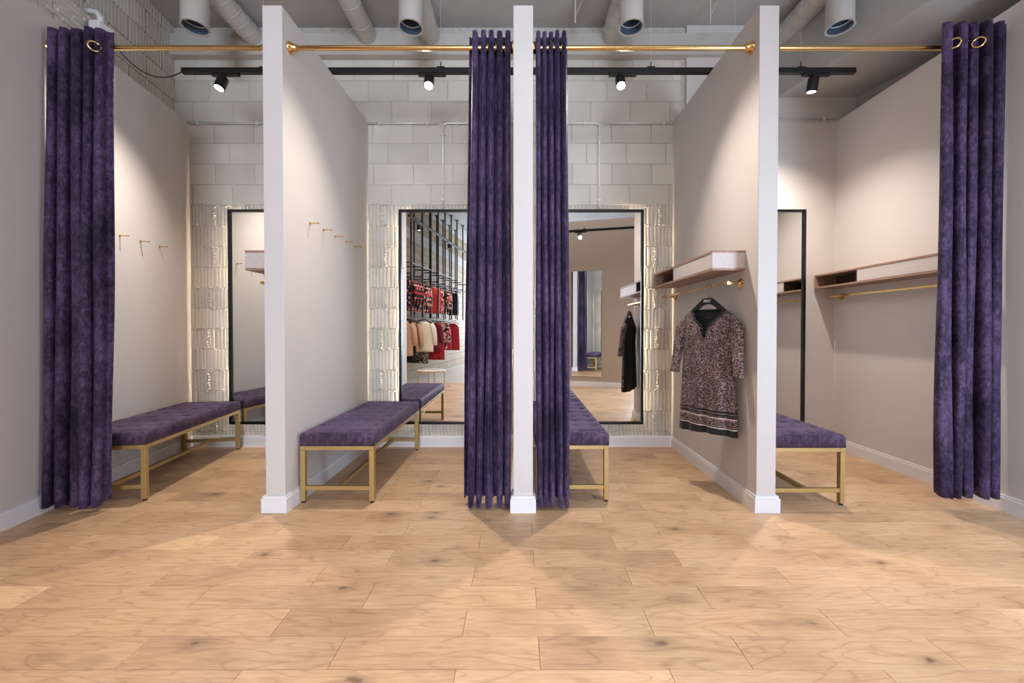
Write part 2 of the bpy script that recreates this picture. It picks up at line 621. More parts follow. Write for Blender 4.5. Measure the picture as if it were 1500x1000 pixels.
def block_mesh(w, h, ribbed, seed):
    rr = random.Random(seed)
    bm = new()
    g = 0.004 if ribbed else 0.0022
    x0, x1, z0, z1 = -w / 2 + g, w / 2 - g, g, h - g
    D = 0.03
    if not ribbed:
        box(bm, x0, x1, 0, D, z0, z1)
        for v in bm.verts:
            v.co += Vector((rr.uniform(-1, 1) * 0.002, 0, rr.uniform(-1, 1) * 0.002))
        bmesh.ops.bevel(bm, geom=[e for e in bm.edges if all(v.co.y < 0.001 for v in e.verts)], offset=0.004, segments=1, affect='EDGES')
    else:
        nr = max(2, round(w / 0.034))
        xs = []
        for i in range(nr):
            a = x0 + (x1 - x0) * i / nr
            s = (x1 - x0) / nr
            xs += [(a, 0.009), (a + s * 0.16, 0.0), (a + s * 0.74, 0.0), (a + s * 0.9, 0.009)]
        xs.append((x1, 0.009))
        top, bot = [], []
        for x, y in xs:
            jt = rr.uniform(-0.004, 0.003)
            top.append(bm.verts.new((x, y, z1 + jt)))
            bot.append(bm.verts.new((x, y, z0 + rr.uniform(-0.003, 0.004))))
        tb = [bm.verts.new((x0, D, z1)), bm.verts.new((x1, D, z1))]
        bb_ = [bm.verts.new((x0, D, z0)), bm.verts.new((x1, D, z0))]
        for i in range(len(xs) - 1):
            bm.faces.new((bot[i], bot[i + 1], top[i + 1], top[i]))
        bm.faces.new(top + [tb[1], tb[0]])
        bm.faces.new(list(reversed(bot)) + [bb_[0], bb_[1]])
        bm.faces.new((bot[0], top[0], tb[0], bb_[0]))
        bm.faces.new((bot[-1], bb_[1], tb[1], top[-1]))
    return mesh_of('block', bm, 'block')


bcache = {}


def get_block(w, h, ribbed, var):
    key = (round(w, 3), round(h, 3), ribbed, var)
    if key not in bcache:
        bcache[key] = block_mesh(w, h, ribbed, hash(key) & 0xffff)
    return bcache[key]


MIRRORS = [(-2.68, -1.86), (-1.112, -0.302), (0.327, 1.137), (1.80, 2.625)]
MZ0, MZ1 = 0.222, 2.197
BH, BW = 0.192, 0.37
for k in range(-12, 7):
    z0 = 2.255 + BH * k
    z1 = z0 + BH
    if z0 < 0.0:
        z0 = 0.0
    if z1 - z0 < 0.04:
        continue
    off = (0.0 if k % 2 == 0 else BW / 2) + 0.03 * math.sin(k * 2.3)
    x = -3.42 + off - BW
    while x < 1.52:
        a, b = max(x, -3.42), min(x + BW, 1.50)
        x += BW
        if b - a < 0.03:
            continue
        if z1 > 0.1 and any(z0 > MZ0 and z1 < MZ1 and a > m0 and b < m1 for m0, m1 in MIRRORS):
            continue
        if z1 <= 0.1:
            continue
        ribbed = k < 0
        dy = random.uniform(-0.004, 0.003)
        link('block', get_block(b - a, z1 - z0, ribbed, (k * 7 + int(x * 10)) % 3), wb, ((a + b) / 2, YB - 0.012 + dy, z0))
# mortar lumps squeezed out of the ribbed joints beside the mirrors
bm = new()
rl = random.Random(3)
for (xa, xb) in ((-3.04, -2.72), (-1.39, -1.14), (1.15, 1.40)):
    for k in range(-11, 1):
        zz = 2.255 + BH * k
        n = rl.randint(6, 11)
        for _ in range(n):
            xx = rl.uniform(xa, xb)
            L, H, Dp = rl.uniform(0.008, 0.03), rl.uniform(0.004, 0.010), rl.uniform(0.006, 0.016)
            mat_ = Matrix.Translation((xx, YB - 0.014, zz + rl.uniform(-0.012, 0.012))) @ Matrix.Rotation(rl.uniform(-0.5, 0.5), 4, 'Y') @ Matrix.Diagonal((L, Dp, H, 1))
            bmesh.ops.create_icosphere(bm, subdivisions=1, radius=1.0, matrix=mat_)
        if k % 2:
            xx = xa + (xb - xa) * rl.uniform(0.35, 0.65)
            for j in range(7):
                mat_ = Matrix.Translation((xx + rl.uniform(-0.008, 0.008), YB - 0.014, zz + BH * (j + 0.5) / 7)) @ Matrix.Diagonal((rl.uniform(0.006, 0.014), rl.uniform(0.006, 0.015), rl.uniform(0.008, 0.02), 1))
                bmesh.ops.create_icosphere(bm, subdivisions=1, radius=1.0, matrix=mat_)
mo = obj('mortar_lumps', bm, 'mortar', wb, smooth='all')
mo['kind'] = 'stuff'

# smooth back wall of the right hand fitting room
struct('wall_back.001', B(1.54, 3.5, YB - 0.035, YB + 0.2, 0, ZC), 'paint', 'smooth plastered back wall of the rightmost fitting room', 'wall')
bb = new()
for a, b in ((-3.12, -1.55), (-1.394, -0.06), (0.097, 1.405)):
    box(bb, a, b, YB - 0.034, YB + 0.003, 0, 0.084)
    box(bb, a, b, YB - 0.028, YB + 0.003, 0.084, 0.1)
box(bb, 1.557, XR - 0.019, YB - 0.054, YB - 0.034, 0, 0.084)
box(bb, 1.557, XR - 0.019, YB - 0.048, YB - 0.034, 0.084, 0.1)
struct('baseboard_back', bb, 'trim', 'white baseboard along the back wall under the mirrors', 'baseboard')

# masonry above the left lining wall
wl2 = struct('wall_left.001', B(-0.5, -0.134, -9.8, 1.62, 0, ZC), 'shop_brick', 'cream painted masonry wall rising above the left lining', 'wall', loc=LW, rotz=SKEW)
for k in range(4, 9):
    z0 = 2.255 + BH * k
    z1 = min(z0 + BH, ZC)
    if z1 - z0 < 0.03:
        continue
    y = 1.60 + (0 if k % 2 else BW / 2)
    while y > -0.3:
        o = link('block', get_block(BW, z1 - z0, True, (k + int(y * 9)) % 3), wl2, (-0.127, y - BW / 2, z0))
        o.rotation_euler = (0, 0, PI / 2)
        y -= BW
# proud white course of perforated blocks on the left, ends half way
cr = struct('trim_1', B(-0.13, 0.0, -9.0, 0.70, HP + 0.002, 3.27), 'beam', 'white course of perforated blocks above the left lining wall', 'ledge', loc=(LW[0] - 0.05, LW[1], 0), rotz=SKEW)


def perforated_mesh():
    bm = new()
    box(bm, -0.005, 0.006, -BW / 2 + 0.004, BW / 2 - 0.004, 0.004, 0.236)
    rr = random.Random(11)
    for r_ in range(6):
        for c_ in range(4):
            y = -BW / 2 + 0.05 + c_ * 0.09 + (0.045 if r_ % 2 else 0) * 0.8 + rr.uniform(-0.01, 0.01)
            z = 0.022 + r_ * 0.037
            box(bm, 0.006, 0.013 + rr.uniform(0, 0.004), y - 0.034, y + 0.026, z, z + 0.02)
    return mesh_of('block', bm, 'block')


pm = perforated_mesh()
y = 0.70 - BW / 2
while y > -1.0:
    link('block', pm, cr, (0, y, HP + 0.004))
    y -= BW

# ceiling, back beam, right hand soffit
struct('ceiling', B(-4.0, 6.2, -7.6, YB + 0.2, ZC, ZC + 0.15), 'ceiling', 'bare grey concrete ceiling above the ducts', 'ceiling')
struct('ceiling_beam', B(-3.35, 2.30, 3.665, YB + 0.0, 3.605, 3.80), 'beam', 'pale concrete beam along the top of the back wall', 'beam')
bm = new()
sof = [(2.37, 3.706), (3.11, 3.706), (3.75, 1.45), (4.8, -2.2), (3.98, -2.2), (2.99, 1.45)]
lo = [bm.verts.new((x, y, 3.24)) for x, y in sof]
hi = [bm.verts.new((x, y, ZC)) for x, y in sof]
bm.faces.new(lo)
bm.faces.new(list(reversed(hi)))
for i in range(len(sof)):
    j = (i + 1) % len(sof)
    bm.faces.new((lo[i], hi[i], hi[j], lo[j]))
struct('ceiling.001', bm, 'ceiling', 'lowered grey concrete soffit above the right wall', 'ceiling')
# building wall beyond the right lining
bm = new()
rw = [(3.11, 3.706), (4.85, -2.4), (6.1, -2.4), (6.1, 3.706)]
lo = [bm.verts.new((x, y, 0)) for x, y in rw]
hi = [bm.verts.new((x, y, ZC)) for x, y in rw]
bm.faces.new(lo)
bm.faces.new(list(reversed(hi)))
for i in range(4):
    j = (i + 1) % 4
    bm.faces.new((lo[i], hi[i], hi[j], lo[j]))
struct('wall_right.001', bm, 'ceiling', 'dark concrete building wall showing above the right lining', 'wall')

# the wall behind the camera (seen in the mirrors) and the shop end with its window
RW, RA = (1.0, -0.33, 0.0), 0.253      # this wall is skewed too
struct('wall_rear', box(box(new(), -0.24, 1.19, -0.12, 0, 0, HP + 0.15), 1.19, 2.0, -0.12, 0, 2.3, HP + 0.15), 'rear', 'taupe wall opposite the fitting rooms, seen in mirror', 'wall', loc=RW, rotz=RA)
bb = new()
box(bb, -0.25, 1.19, 0, 0.018, 0, 0.084)
box(bb, -0.25, 1.19, 0, 0.012, 0.084, 0.1)
struct('baseboard_rear', bb, 'trim', 'white baseboard of the taupe wall, seen in mirror', 'baseboard', loc=RW, rotz=RA)
bm = new()
box(bm, 1.195, 1.245, -0.09, -0.03, 0, 2.295)
box(bm, 1.92, 1.97, -0.09, -0.03, 0, 2.295)
box(bm, 1.245, 1.92, -0.09, -0.03, 2.245, 2.295)
box(bm, 1.245, 1.92, -0.09, -0.03, 0, 0.08)
door = struct('door_1', bm, 'black', 'black framed glazed door beside the taupe wall, seen in mirror', 'door', loc=RW, rotz=RA)
obj('pane', B(1.245, 1.92, -0.065, -0.055, 0.08, 2.245), 'plastic', door)
bm = new()
box(bm, -3.2, 6.1, -7.6, -7.5, 0, 0.3)
box(bm, -3.2, 6.1, -7.6, -7.5, 3.2, ZC)
box(bm, -3.2, -1.2, -7.6, -7.5, 0.3, 3.2)
box(bm, 1.9, 6.1, -7.6, -7.5, 0.3, 3.2)
struct('wall_rear.001', bm, 'rear', 'far end wall of the shop around its window', 'wall')
bm = new()
for x in (-1.2, -0.17, 0.86, 1.84):
    box(bm, x, x + 0.06, -7.58, -7.52, 0.3, 3.2)
box(bm, -1.2, 1.9, -7.58, -7.52, 0.3, 0.36)
box(bm, -1.2, 1.9, -7.58, -7.52, 3.14, 3.2)
struct('window_1', bm, 'black', 'black framed shop window at the far end', 'window')
struct('wall_shop', B(6.0, 6.1, -7.6, -2.4, 0, ZC), 'rear', 'taupe side wall of the sales area', 'wall')

# ------------------------------------------------------------------ mirrors
def mirror(x0, x1, label):
    t = thing('wall_mirror', label, 'mirror', ((x0 + x1) / 2, 3.705, MZ0))
    w, h = (x1 - x0) / 2, MZ1 - MZ0
    fw = 0.022
    bm = new()
    box(bm, -w, -w + fw, -0.045, 0, 0, h)
    box(bm, w - fw, w, -0.045, 0, 0, h)
    box(bm, -w + fw, w - fw, -0.045, 0, 0, fw)
    box(bm, -w + fw, w - fw, -0.045, 0, h - fw, h)
    obj('frame', bm, 'blackgloss', t)
    obj('glass', B(-w + fw, w - fw, -0.03, -0.022, fw, h - fw), 'mirror', t)
    obj('back_panel', B(-w + fw, w - fw, -0.02, -0.002, fw, h - fw), 'black', t)
    for s in (-1, 1):
        xx = s * (w - 0.07)
        obj('led_strip', B(xx - 0.006, xx + 0.006, 0.0, 0.008, 0.05, h - 0.02), 'led', t)
    return t


for (a, b), lab in zip(MIRRORS, ('black framed tall mirror at the back of the leftmost fitting room', 'black framed mirror reflecting the clothes racks', 'black framed mirror reflecting the dress and taupe wall', 'black framed mirror in the rightmost fitting room')):
    mirror(a, b, lab)
t = thing('wall_mirror', 'frameless tall mirror on the taupe wall, seen inside another mirror', 'mirror', (1.0 + 0.28 * math.cos(RA), -0.33 + 0.28 * math.sin(RA) + 0.001, 0.2), RA)
obj('backing', B(-0.28, 0.28, 0, 0.012, 0, 2.0), 'black', t)
obj('glass', B(-0.285, 0.285, 0.012, 0.018, -0.005, 2.005), 'mirror', t)

# ------------------------------------------------------------------ curtain rods
RY, RZ = 2.462, 2.822


def rod(x0, x1, label, f0=True, f1=True):
    t = thing('curtain_rod', label, 'curtain rod', ((x0 + x1) / 2, RY, RZ), group='brass curtain rods')
    L = (x1 - x0) / 2
    obj('bar', T([(-L + 0.004, 0, 0), (L - 0.004, 0, 0)], 0.0145, seg=16), 'gold', t, smooth=True)
    for s, on in ((-1, f0), (1, f1)):
        if on:
            prof = [(0.036, 0), (0.036, 0.006), (0.033, 0.010), (0.022, 0.03), (0.019, 0.045), (0.016, 0.047)]
            obj('flange', lathe(new(), [(r, s * (-L + h) * -1 if s > 0 else -L + h) for r, h in prof], 'X', 20), 'gold', t, smooth=True)
    return t


rod(left_x(RY) + 0.003, -1.5305, 'brass curtain rod over the leftmost fitting room')
rod(-1.4105, -0.0405, 'brass curtain rod between the hook partition and the middle partition')
rod(0.0795, 1.4215, 'brass curtain rod between the middle partition and the dress partition')
rod(1.5405, XR - 0.001, 'brass curtain rod over the rightmost fitting room')

# ------------------------------------------------------------------ curtains
def curtain(label, xt, xb, y0, n, amp, zbot, ztop, seed, phase=0.0, rings=(), tuck=0.0, ybot=0.0, irregular=0.3):
    rr = random.Random(seed)
    ox, oz = (xt[0] + xt[1]) / 2, RZ
    t = thing('curtain', label, 'curtain', (ox, y0, zbot))
    nu, nz = n * 26, 56
    fr = [rr.uniform(-1, 1) for _ in range(n * 2 + 2)]
    bm = new()
    grid = []
    for j in range(nz + 1):
        v = j / nz
        row = []
        a0 = xt[0] + (xb[0] - xt[0]) * v
        a1 = xt[1] + (xb[1] - xt[1]) * v
        for i in range(nu + 1):
            u = i / nu
            q = u * n
            wob = irregular * (math.sin(2 * PI * (q * 0.37 + fr[0] + v * 0.25)) * 0.5 + math.sin(2 * PI * (q * 0.21 + fr[1] + v * 0.1)) * 0.6)
            ph = 2 * PI * (q + 0.22 * wob) + phase
            k = int(min(q, n - 1e-6) * 2)
            aa = amp * (1.0 + irregular * 0.9 * fr[k] * (0.3 + 0.7 * v)) * (0.85 + 0.3 * v)
            s = math.sin(ph)
            y = aa * s + ybot * v
            x = a0 + (a1 - a0) * u + tuck * math.sin(2 * ph) * (0.7 + 0.3 * v)
            x += 0.006 * math.sin(7 * v + q * 2.1) * v
            y += 0.006 * math.sin(9 * v + q * 3.3 + fr[2]) * v
            z = ztop + (zbot - ztop) * v
            if j == nz:
                z += 0.012 * s
            if j == 0:
                z += 0.008 * s + 0.004 * fr[k]
            row.append(bm.verts.new((x - ox, y, z - zbot)))
        grid.append(row)
    for A, Bq in zip(grid, grid[1:]):
        for i in range(nu):
            bm.faces.new((A[i], A[i + 1], Bq[i + 1], Bq[i]))
    o = obj('fabric', bm, 'velvet', t, smooth='all')
    md = o.modifiers.new('thickness', 'SOLIDIFY')
    md.thickness = 0.005
    md.offset = 0
    for x, y, dz in [(*q, 0.0)[:3] if len(q) == 2 else q for q in rings]:
        r = obj('eyelet_ring', torus(0.027, 0.0055, 'X', loc=(0, 0, 0)), 'gold', t, smooth='all', loc=(x - ox, y - y0, RZ + dz - zbot), rotz=0.6 if abs(x) < 1 else (-0.7 if x < 0 else 0.7))
    return t


curtain('purple velvet curtain hanging at the far left beside the grey wall', (-2.842, -2.485), (-2.862, -2.49), 2.425, 5, 0.040, 0.05, 2.905, 3, phase=1.2, rings=((-2.525, 2.383, -0.045),), tuck=-0.012, ybot=-0.035, irregular=0.6)
curtain('gathered purple velvet curtain left of the middle partition', (-0.305, -0.055), (-0.345, -0.050), RY, 5, 0.050, 0.03, 2.905, 5, phase=0.6, rings=((-0.10, RY), (-0.16, RY), (-0.21, RY)), tuck=-0.009, irregular=0.2)
curtain('gathered purple velvet curtain right of the middle partition', (0.096, 0.29), (0.100, 0.31), RY, 5, 0.048, 0.035, 2.905, 9, phase=2.2, rings=((0.13, RY), (0.19, RY), (0.24, RY)), tuck=-0.0075, ybot=-0.02, irregular=0.2)
curtain('violet blue velvet curtain hanging at the far right wall', (2.53, 2.912), (2.505, 2.89), 2.41, 5, 0.040, 0.105, 2.93, 21, phase=2.7, rings=((2.565, 2.372, -0.035), (2.70, 2.365, -0.035)), tuck=-0.012, ybot=-0.015, irregular=0.6)

# ------------------------------------------------------------------ benches
BL, BWD = 1.13, 0.468


def cushion_bm(tuft):
    bm = new()
    nx, ny = 40, 96
    H0, H1 = 0.0, 0.082
    cols = [-BWD / 2 + 0.055 + 0.1195 * i for i in range(4)]
    rws = [0.062 + 0.145 * j for j in range(8)]
    grid = []
    for j in range(ny + 1):
        row = []
        for i in range(nx + 1):
            # denser near the rim
            fx = 0.5 - 0.5 * math.cos(PI * i / nx) * (0.35 + 0.65)
            fx = 0.75 * (i / nx) + 0.25 * fx
            fy = 0.85 * (j / ny) + 0.15 * (0.5 - 0.5 * math.cos(PI * j / ny))
            x = (fx - 0.5) * BWD
            y = fy * BL
            e = min(BWD / 2 - abs(x), y, BL - y)
            z = H1
            R = 0.016
            if e < R:
                z -= R - math.sqrt(max(0, R * R - (R - e) ** 2))
            d2 = 0
            for cx in cols:
                for ry in rws:
                    d = math.hypot(x - cx, y - ry)
                    d2 = max(d2, math.exp(-(d / 0.016) ** 2) * 0.7 + math.exp(-(d / 0.04) ** 2) * 0.3)
            # pulled creases between buttons
            cre = 0
            for ry in rws:
                cre = max(cre, math.exp(-((y - ry) / 0.008) ** 2))
            for cx in cols:
                cre = max(cre, math.exp(-((x - cx) / 0.008) ** 2) * 0.6)
            z -= tuft * (0.016 * d2 + 0.004 * cre)
            row.append(bm.verts.new((x, y, z)))
        grid.append(row)
    for A, Bq in zip(grid, grid[1:]):
        for i in range(nx):
            bm.faces.new((A[i], A[i + 1], Bq[i + 1], Bq[i]))
    rim = grid[0] + [grid[j][-1] for j in range(1, ny + 1)] + list(reversed(grid[-1][:-1])) + [grid[j][0] for j in range(ny - 1, 0, -1)]
    low = [bm.verts.new((v.co.x, v.co.y, H0)) for v in rim]
    n = len(rim)
    for i in range(n):
        bm.faces.new((rim[i], low[i], low[(i + 1) % n], rim[(i + 1) % n]))
    bm.faces.new(low)
    return bm, cols, rws


def bench_leg():
    return B(-0.015, 0.015, -0.015, 0.015, 0.012, 0.335, bevel=0.0015, seg=1)


def make_bench(tuft, label, loc, rotz):
    """origin: middle of the near end on the floor; runs along local +y"""
    t = thing('bench', label, 'bench', loc, rotz, 'velvet benches')
    bm, cols, rws = cushion_bm(tuft)
    c = obj('cushion', bm, 'velvet_bench', t, smooth='all', loc=(0, 0, 0.362))
    me = mesh_of('button', lathe(new(), [(0.0001, 0.005), (0.005, 0.004), (0.008, 0.0015), (0.0085, -0.001), (0.004, -0.003)], 'Z', 8), 'velvet_bench', 'all')
    for cx in cols:
        for ry in rws:
            link('button', me, c, (cx, ry, 0.082 - 0.0165 * tuft))
    hx = BWD / 2 - 0.016
    lm = mesh_of('leg', bench_leg(), 'satin_gold')
    fm = mesh_of('foot', lathe(new(), [(0.007, 0.012), (0.007, 0.006), (0.012, 0.005), (0.012, 0.0)], 'Z', 12), 'rubber')
    for x in (-hx, hx):
        for y in (0.017, BL - 0.017):
            l_ = link('leg', lm, t, (x, y, 0))
            link('foot', fm, l_)
    for x in (-hx, hx):
        obj('seat_rail', B(x - 0.0149, x + 0.0149, 0.002, BL - 0.002, 0.3355, 0.361, bevel=0.0015, seg=1), 'satin_gold', t)
    for y in (0.017, BL - 0.017):
        obj('seat_rail', B(-hx + 0.0155, hx - 0.0155, y - 0.0149, y + 0.0149, 0.3355, 0.361, bevel=0.0015, seg=1), 'satin_gold', t)
        obj('stretcher', B(-hx + 0.0155, hx - 0.0155, y - 0.012, y + 0.012, 0.080, 0.106, bevel=0.0015, seg=1), 'satin_gold', t)
    obj('stretcher', B(-0.012, 0.012, 0.0295, BL - 0.0295, 0.080, 0.106, bevel=0.0015, seg=1), 'satin_gold', t)
    return t


def lw_at(d, y):
    """world point at distance d in front of the skewed left wall, at world depth y"""
    return (left_x(y) + d / math.cos(SKEW), y, 0)


make_bench(0.7, 'purple tufted bench beside the left wall, half behind the left curtain', lw_at(BWD / 2 + 0.024, 2.50), SKEW)
make_bench(0.3, 'dark purple velvet bench against the partition with brass hooks', (-1.391 + BWD / 2, 2.505, 0), 0)
make_bench(1.0, 'purple buttoned bench behind the curtain right of the middle partition', (0.099 + BWD / 2, 2.522, 0), 0)
make_bench(1.0, 'violet buttoned bench in the rightmost fitting room', (1.560 + BWD / 2, 2.468, 0), 0)

# ------------------------------------------------------------------ coat hooks
def hook_meshes():
    bm = new()
    lathe(bm, [(0.009, 0.0), (0.009, 0.004), (0.0042, 0.005), (0.0042, 0.052), (0.0058, 0.053), (0.0062, 0.056), (0.0056, 0.060), (0.0001, 0.0605)], 'X', 14)
    return mesh_of('pin', bm, 'gold', True)


hm = hook_meshes()
ords = ['first', 'second', 'third', 'fourth', 'fifth']
for i, (y, z) in enumerate(((2.686, 1.812), (2.868, 1.812), (3.048, 1.808), (3.234, 1.806), (3.415, 1.805))):
    o = link('wall_hook', hm, None, (-1.4118, y, z))
    tag(o, 'brass wall hook on the partition above the dark bench, %s from the front' % ords[i], 'hook', 'brass hooks on the partition')
for i, (x, yy) in enumerate(((163, 2.79), (190, 2.95), (218, 3.14), (243, 3.34))):
    o = link('wall_hook', hm, None, (left_x(yy) + 0.0005, yy, 1.79), SKEW)
    tag(o, 'brass wall hook on the left wall, %s from the purple curtain' % ords[i], 'hook', 'brass hooks on the left wall')

# ------------------------------------------------------------------ shelves and hanging rails
def shelf(label, wall_x, side, y0, y1, z0=1.472, z1=1.597, niche_far=True):
    """side: +1 the shelf sticks out towards +x, -1 towards -x"""
    D = 0.207
    t = thing('wall_shelf', label, 'shelf', (wall_x, y0, z0))
    L, H, th = y1 - y0, z1 - z0, 0.014
    X = lambda a, b: (min(side * a, side * b), max(side * a, side * b))
    g = 0.0008
    xa = X(g, D)
    obj('top_board', B(*xa, 0, L, H - th, H), 'shelf_wood', t)
    obj('bottom_board', B(*xa, 0, L, 0, th), 'shelf_wood', t)
    obj('end_panel', B(*xa, 0, th, th, H - th), 'shelf_front', t)
    obj('end_panel', B(*xa, L - th, L, th, H - th), 'shelf_wood', t)
    obj('back_panel', B(*X(g, 0.012), th, L - th, th, H - th), 'shelf_dark', t)
    cut = L * 0.60
    obj('divider', B(*X(0.0125, D - 0.004), cut - 0.012, cut, th, H - th), 'shelf_dark', t)
    d = obj('drawer_front', B(*X(D - 0.022, D - 0.003), th + 0.002, cut - 0.0125, th + 0.002, H - th - 0.002), 'shelf_front', t)
    obj('drawer_box', B(*X(0.014, D - 0.023), th + 0.01, cut - 0.02, th + 0.004, H - th - 0.02), 'shelf_wood', t)
    return t


def hang_rail(label, wall_x, side, y0, y1, z):
    t = thing('hanging_rail', label, 'clothes rail', (wall_x, (y0 + y1) / 2, z))
    L = (y1 - y0) / 2
    out = 0.105
    X = lambda a, b: (min(side * a, side * b), max(side * a, side * b))
    obj('bar', B(*X(out - 0.008, out + 0.008), -L, L, -0.008, 0.008, bevel=0.001, seg=1), 'gold', t)
    for y in (-L + 0.045, L - 0.045):
        obj('arm', B(*X(0.006, out - 0.0085), y - 0.009, y + 0.009, -0.009, 0.009, bevel=0.001, seg=1), 'gold', t)
        obj('flange', lathe(new(), [(r, side * h) for r, h in ((0.032, 0.0005), (0.032, 0.005), (0.029, 0.0065))], 'X', 20, (0, y, 0)), 'gold', t, smooth=True)
    return t


shelf('pinkish wooden box shelf on the partition above the leopard dress', 1.423, -1, 2.52, 3.62)
hang_rail('brass hanging rail carrying the leopard dress', 1.423, -1, 2.52, 3.68, 1.394)
shelf('wooden box shelf on the right wall, running behind the curtain', XR, -1, 2.56, 3.69, 1.472, 1.597)
hang_rail('empty brass hanging rail under the shelf on the right wall', XR, -1, 2.52, 3.70 - 0.03, 1.394)
shelf('box shelf in the leftmost fitting room, seen only in its mirror', -1.529, -1, 2.52, 3.62)
hang_rail('brass rail in the leftmost fitting room, seen only in its mirror', -1.529, -1, 2.52, 3.62, 1.394)

# ------------------------------------------------------------------ dress on its hanger
DA = math.atan2(-0.847, 0.532)
DLOC = (1.276, 2.705, 0.400)


def loft(bm, secs, seg=32, cap0=False, cap1=False):
    """secs: list of (cx, cy, cz, rx, ry, axis vectors optional)"""
    rings = []
    for s in secs:
        c, ax, ay = Vector(s[0]), Vector(s[1]), Vector(s[2])
        rings.append([bm.verts.new(c + ax * math.cos(2 * PI * k / seg) + ay * math.sin(2 * PI * k / seg)) for k in range(seg)])
    for A, Bq in zip(rings, rings[1:]):
        for k in range(seg):
            bm.faces.new((A[k], A[(k + 1) % seg], Bq[(k + 1) % seg], Bq[k]))
    if cap0:
        bm.faces.new(list(reversed(rings[0])))
    if cap1:
        bm.faces.new(rings[-1])
    return rings


SH = 0.835  # shoulder height above the hem at the neck


def dress_half_width(z):
    pts = [(0.0, 0.212), (0.15, 0.207), (0.35, 0.194), (0.5, 0.184), (0.62, 0.186), (0.70, 0.190), (0.755, 0.192), (0.785, 0.184), (0.812, 0.156), (0.835, 0.117)]
    for (a, wa), (b, wb_) in zip(pts, pts[1:]):
        if z <= b:
            k = (z - a) / (b - a)
            k = k * k * (3 - 2 * k) if b < 0.75 else k
            return wa + (wb_ - wa) * k
    return pts[-1][1]


def dress_thick(z):
    return 0.038 + 0.018 * (1 - z / SH) if z < 0.72 else max(0.012, 0.038 - 0.22 * (z - 0.72))


dress = thing('dress', 'leopard print dress with black hem bands on a black hanger', 'dress', DLOC, DA)
nz, nx = 66, 40


def neck_open(x, z):
    # scooped round neck plus narrow slit
    if z > SH - 0.105 + 0.103 * min(1.0, (abs(x) / 0.117)) ** 2.4 and abs(x) < 0.117:
        return True
    if abs(x) < 0.005 + 0.022 * max(0, (z - 0.645) / 0.085) and 0.645 < z < SH - 0.07:
        return True
    return False


for side in (-1, 1):
    bm = new()
    grid = []
    for j in range(nz + 1):
        z = SH * j / nz
        w, th = dress_half_width(z), dress_thick(z)
        row = []
        for i in range(nx + 1):
            u = -1 + 2 * i / nx
            x = w * math.sin(u * PI / 2)
            y = side * th * math.sqrt(max(0, 1 - (x / w) ** 2)) if abs(u) < 1 else 0
            fold = 0.010 * math.sin(x * 46 + 0.8) * (1 - z / SH) ** 1.1 + 0.005 * math.sin(x * 90 + z * 5)
            y += fold * (1 - abs(u) ** 4) * (1 if side < 0 else 0.6)
            zz = z + (0.010 * math.sin(x * 9 + 0.5) * (1 - z / 0.3) if z < 0.3 else 0)
            row.append(bm.verts.new((x, y, zz)))
        grid.append(row)
    for j in range(nz):
        for i in range(nx):
            q = (grid[j][i], grid[j][i + 1], grid[j + 1][i + 1], grid[j + 1][i])
            cxx = sum(v.co.x for v in q) / 4
            czz = sum(v.co.z for v in q) / 4
            if side < 0 and neck_open(cxx, czz):
                continue
            bm.faces.new(q)
    bmesh.ops.delete(bm, geom=[v for v in bm.verts if not v.link_faces], context='VERTS')
    o = obj('front_panel' if side < 0 else 'back_panel', bm, 'leopard', dress, smooth='all')
    md = o.modifiers.new('thickness', 'SOLIDIFY')
    md.thickness = 0.002
    if side > 0:
        o.data.materials.clear()
        o.data.materials.append(M['blackcloth'])
        o['label'] = 'plain black back of the dress'
# lining seen through the neckline
bm = new()
grid = []
for j in range(14):
    z = 0.60 + (SH - 0.022 - 0.60) * j / 13
    grid.append([bm.verts.new((-0.112 + 0.224 * i / 12, dress_thick(z) * 0.35 * math.sqrt(max(0, 1 - ((-0.112 + 0.224 * i / 12) / 0.2) ** 2)), z)) for i in range(13)])
for A, Bq in zip(grid, grid[1:]):
    for i in range(12):
        bm.faces.new((A[i], A[i + 1], Bq[i + 1], Bq[i]))
obj('lining', bm, 'blackcloth', dress, smooth='all').modifiers.new('thickness', 'SOLIDIFY').thickness = 0.003
# neck binding
pts = []
for i in range(25):
    x = -0.113 + 0.226 * i / 24
    z = SH - 0.105 + 0.103 * (abs(x) / 0.117) ** 2.4
    if abs(x) < 0.024:
        continue
    pts.append((x, -dress_thick(z) * math.sqrt(max(0, 1 - (x / dress_half_width(z)) ** 2)) - 0.004, z))
h = len(pts) // 2
for seg_ in (pts[:h] + [(-0.003, -0.045, 0.645)], [(0.003, -0.045, 0.645)] + pts[h:]):
    obj('neck_binding', T(seg_, 0.006, seg=8), 'blackcloth', dress, smooth='all')
# garment label inside the neck
obj('woven_label', B(-0.016, 0.016, -0.0005, 0.0005, 0, 0.012), 'black', dress, loc=(0.0, 0.004, 0.775))
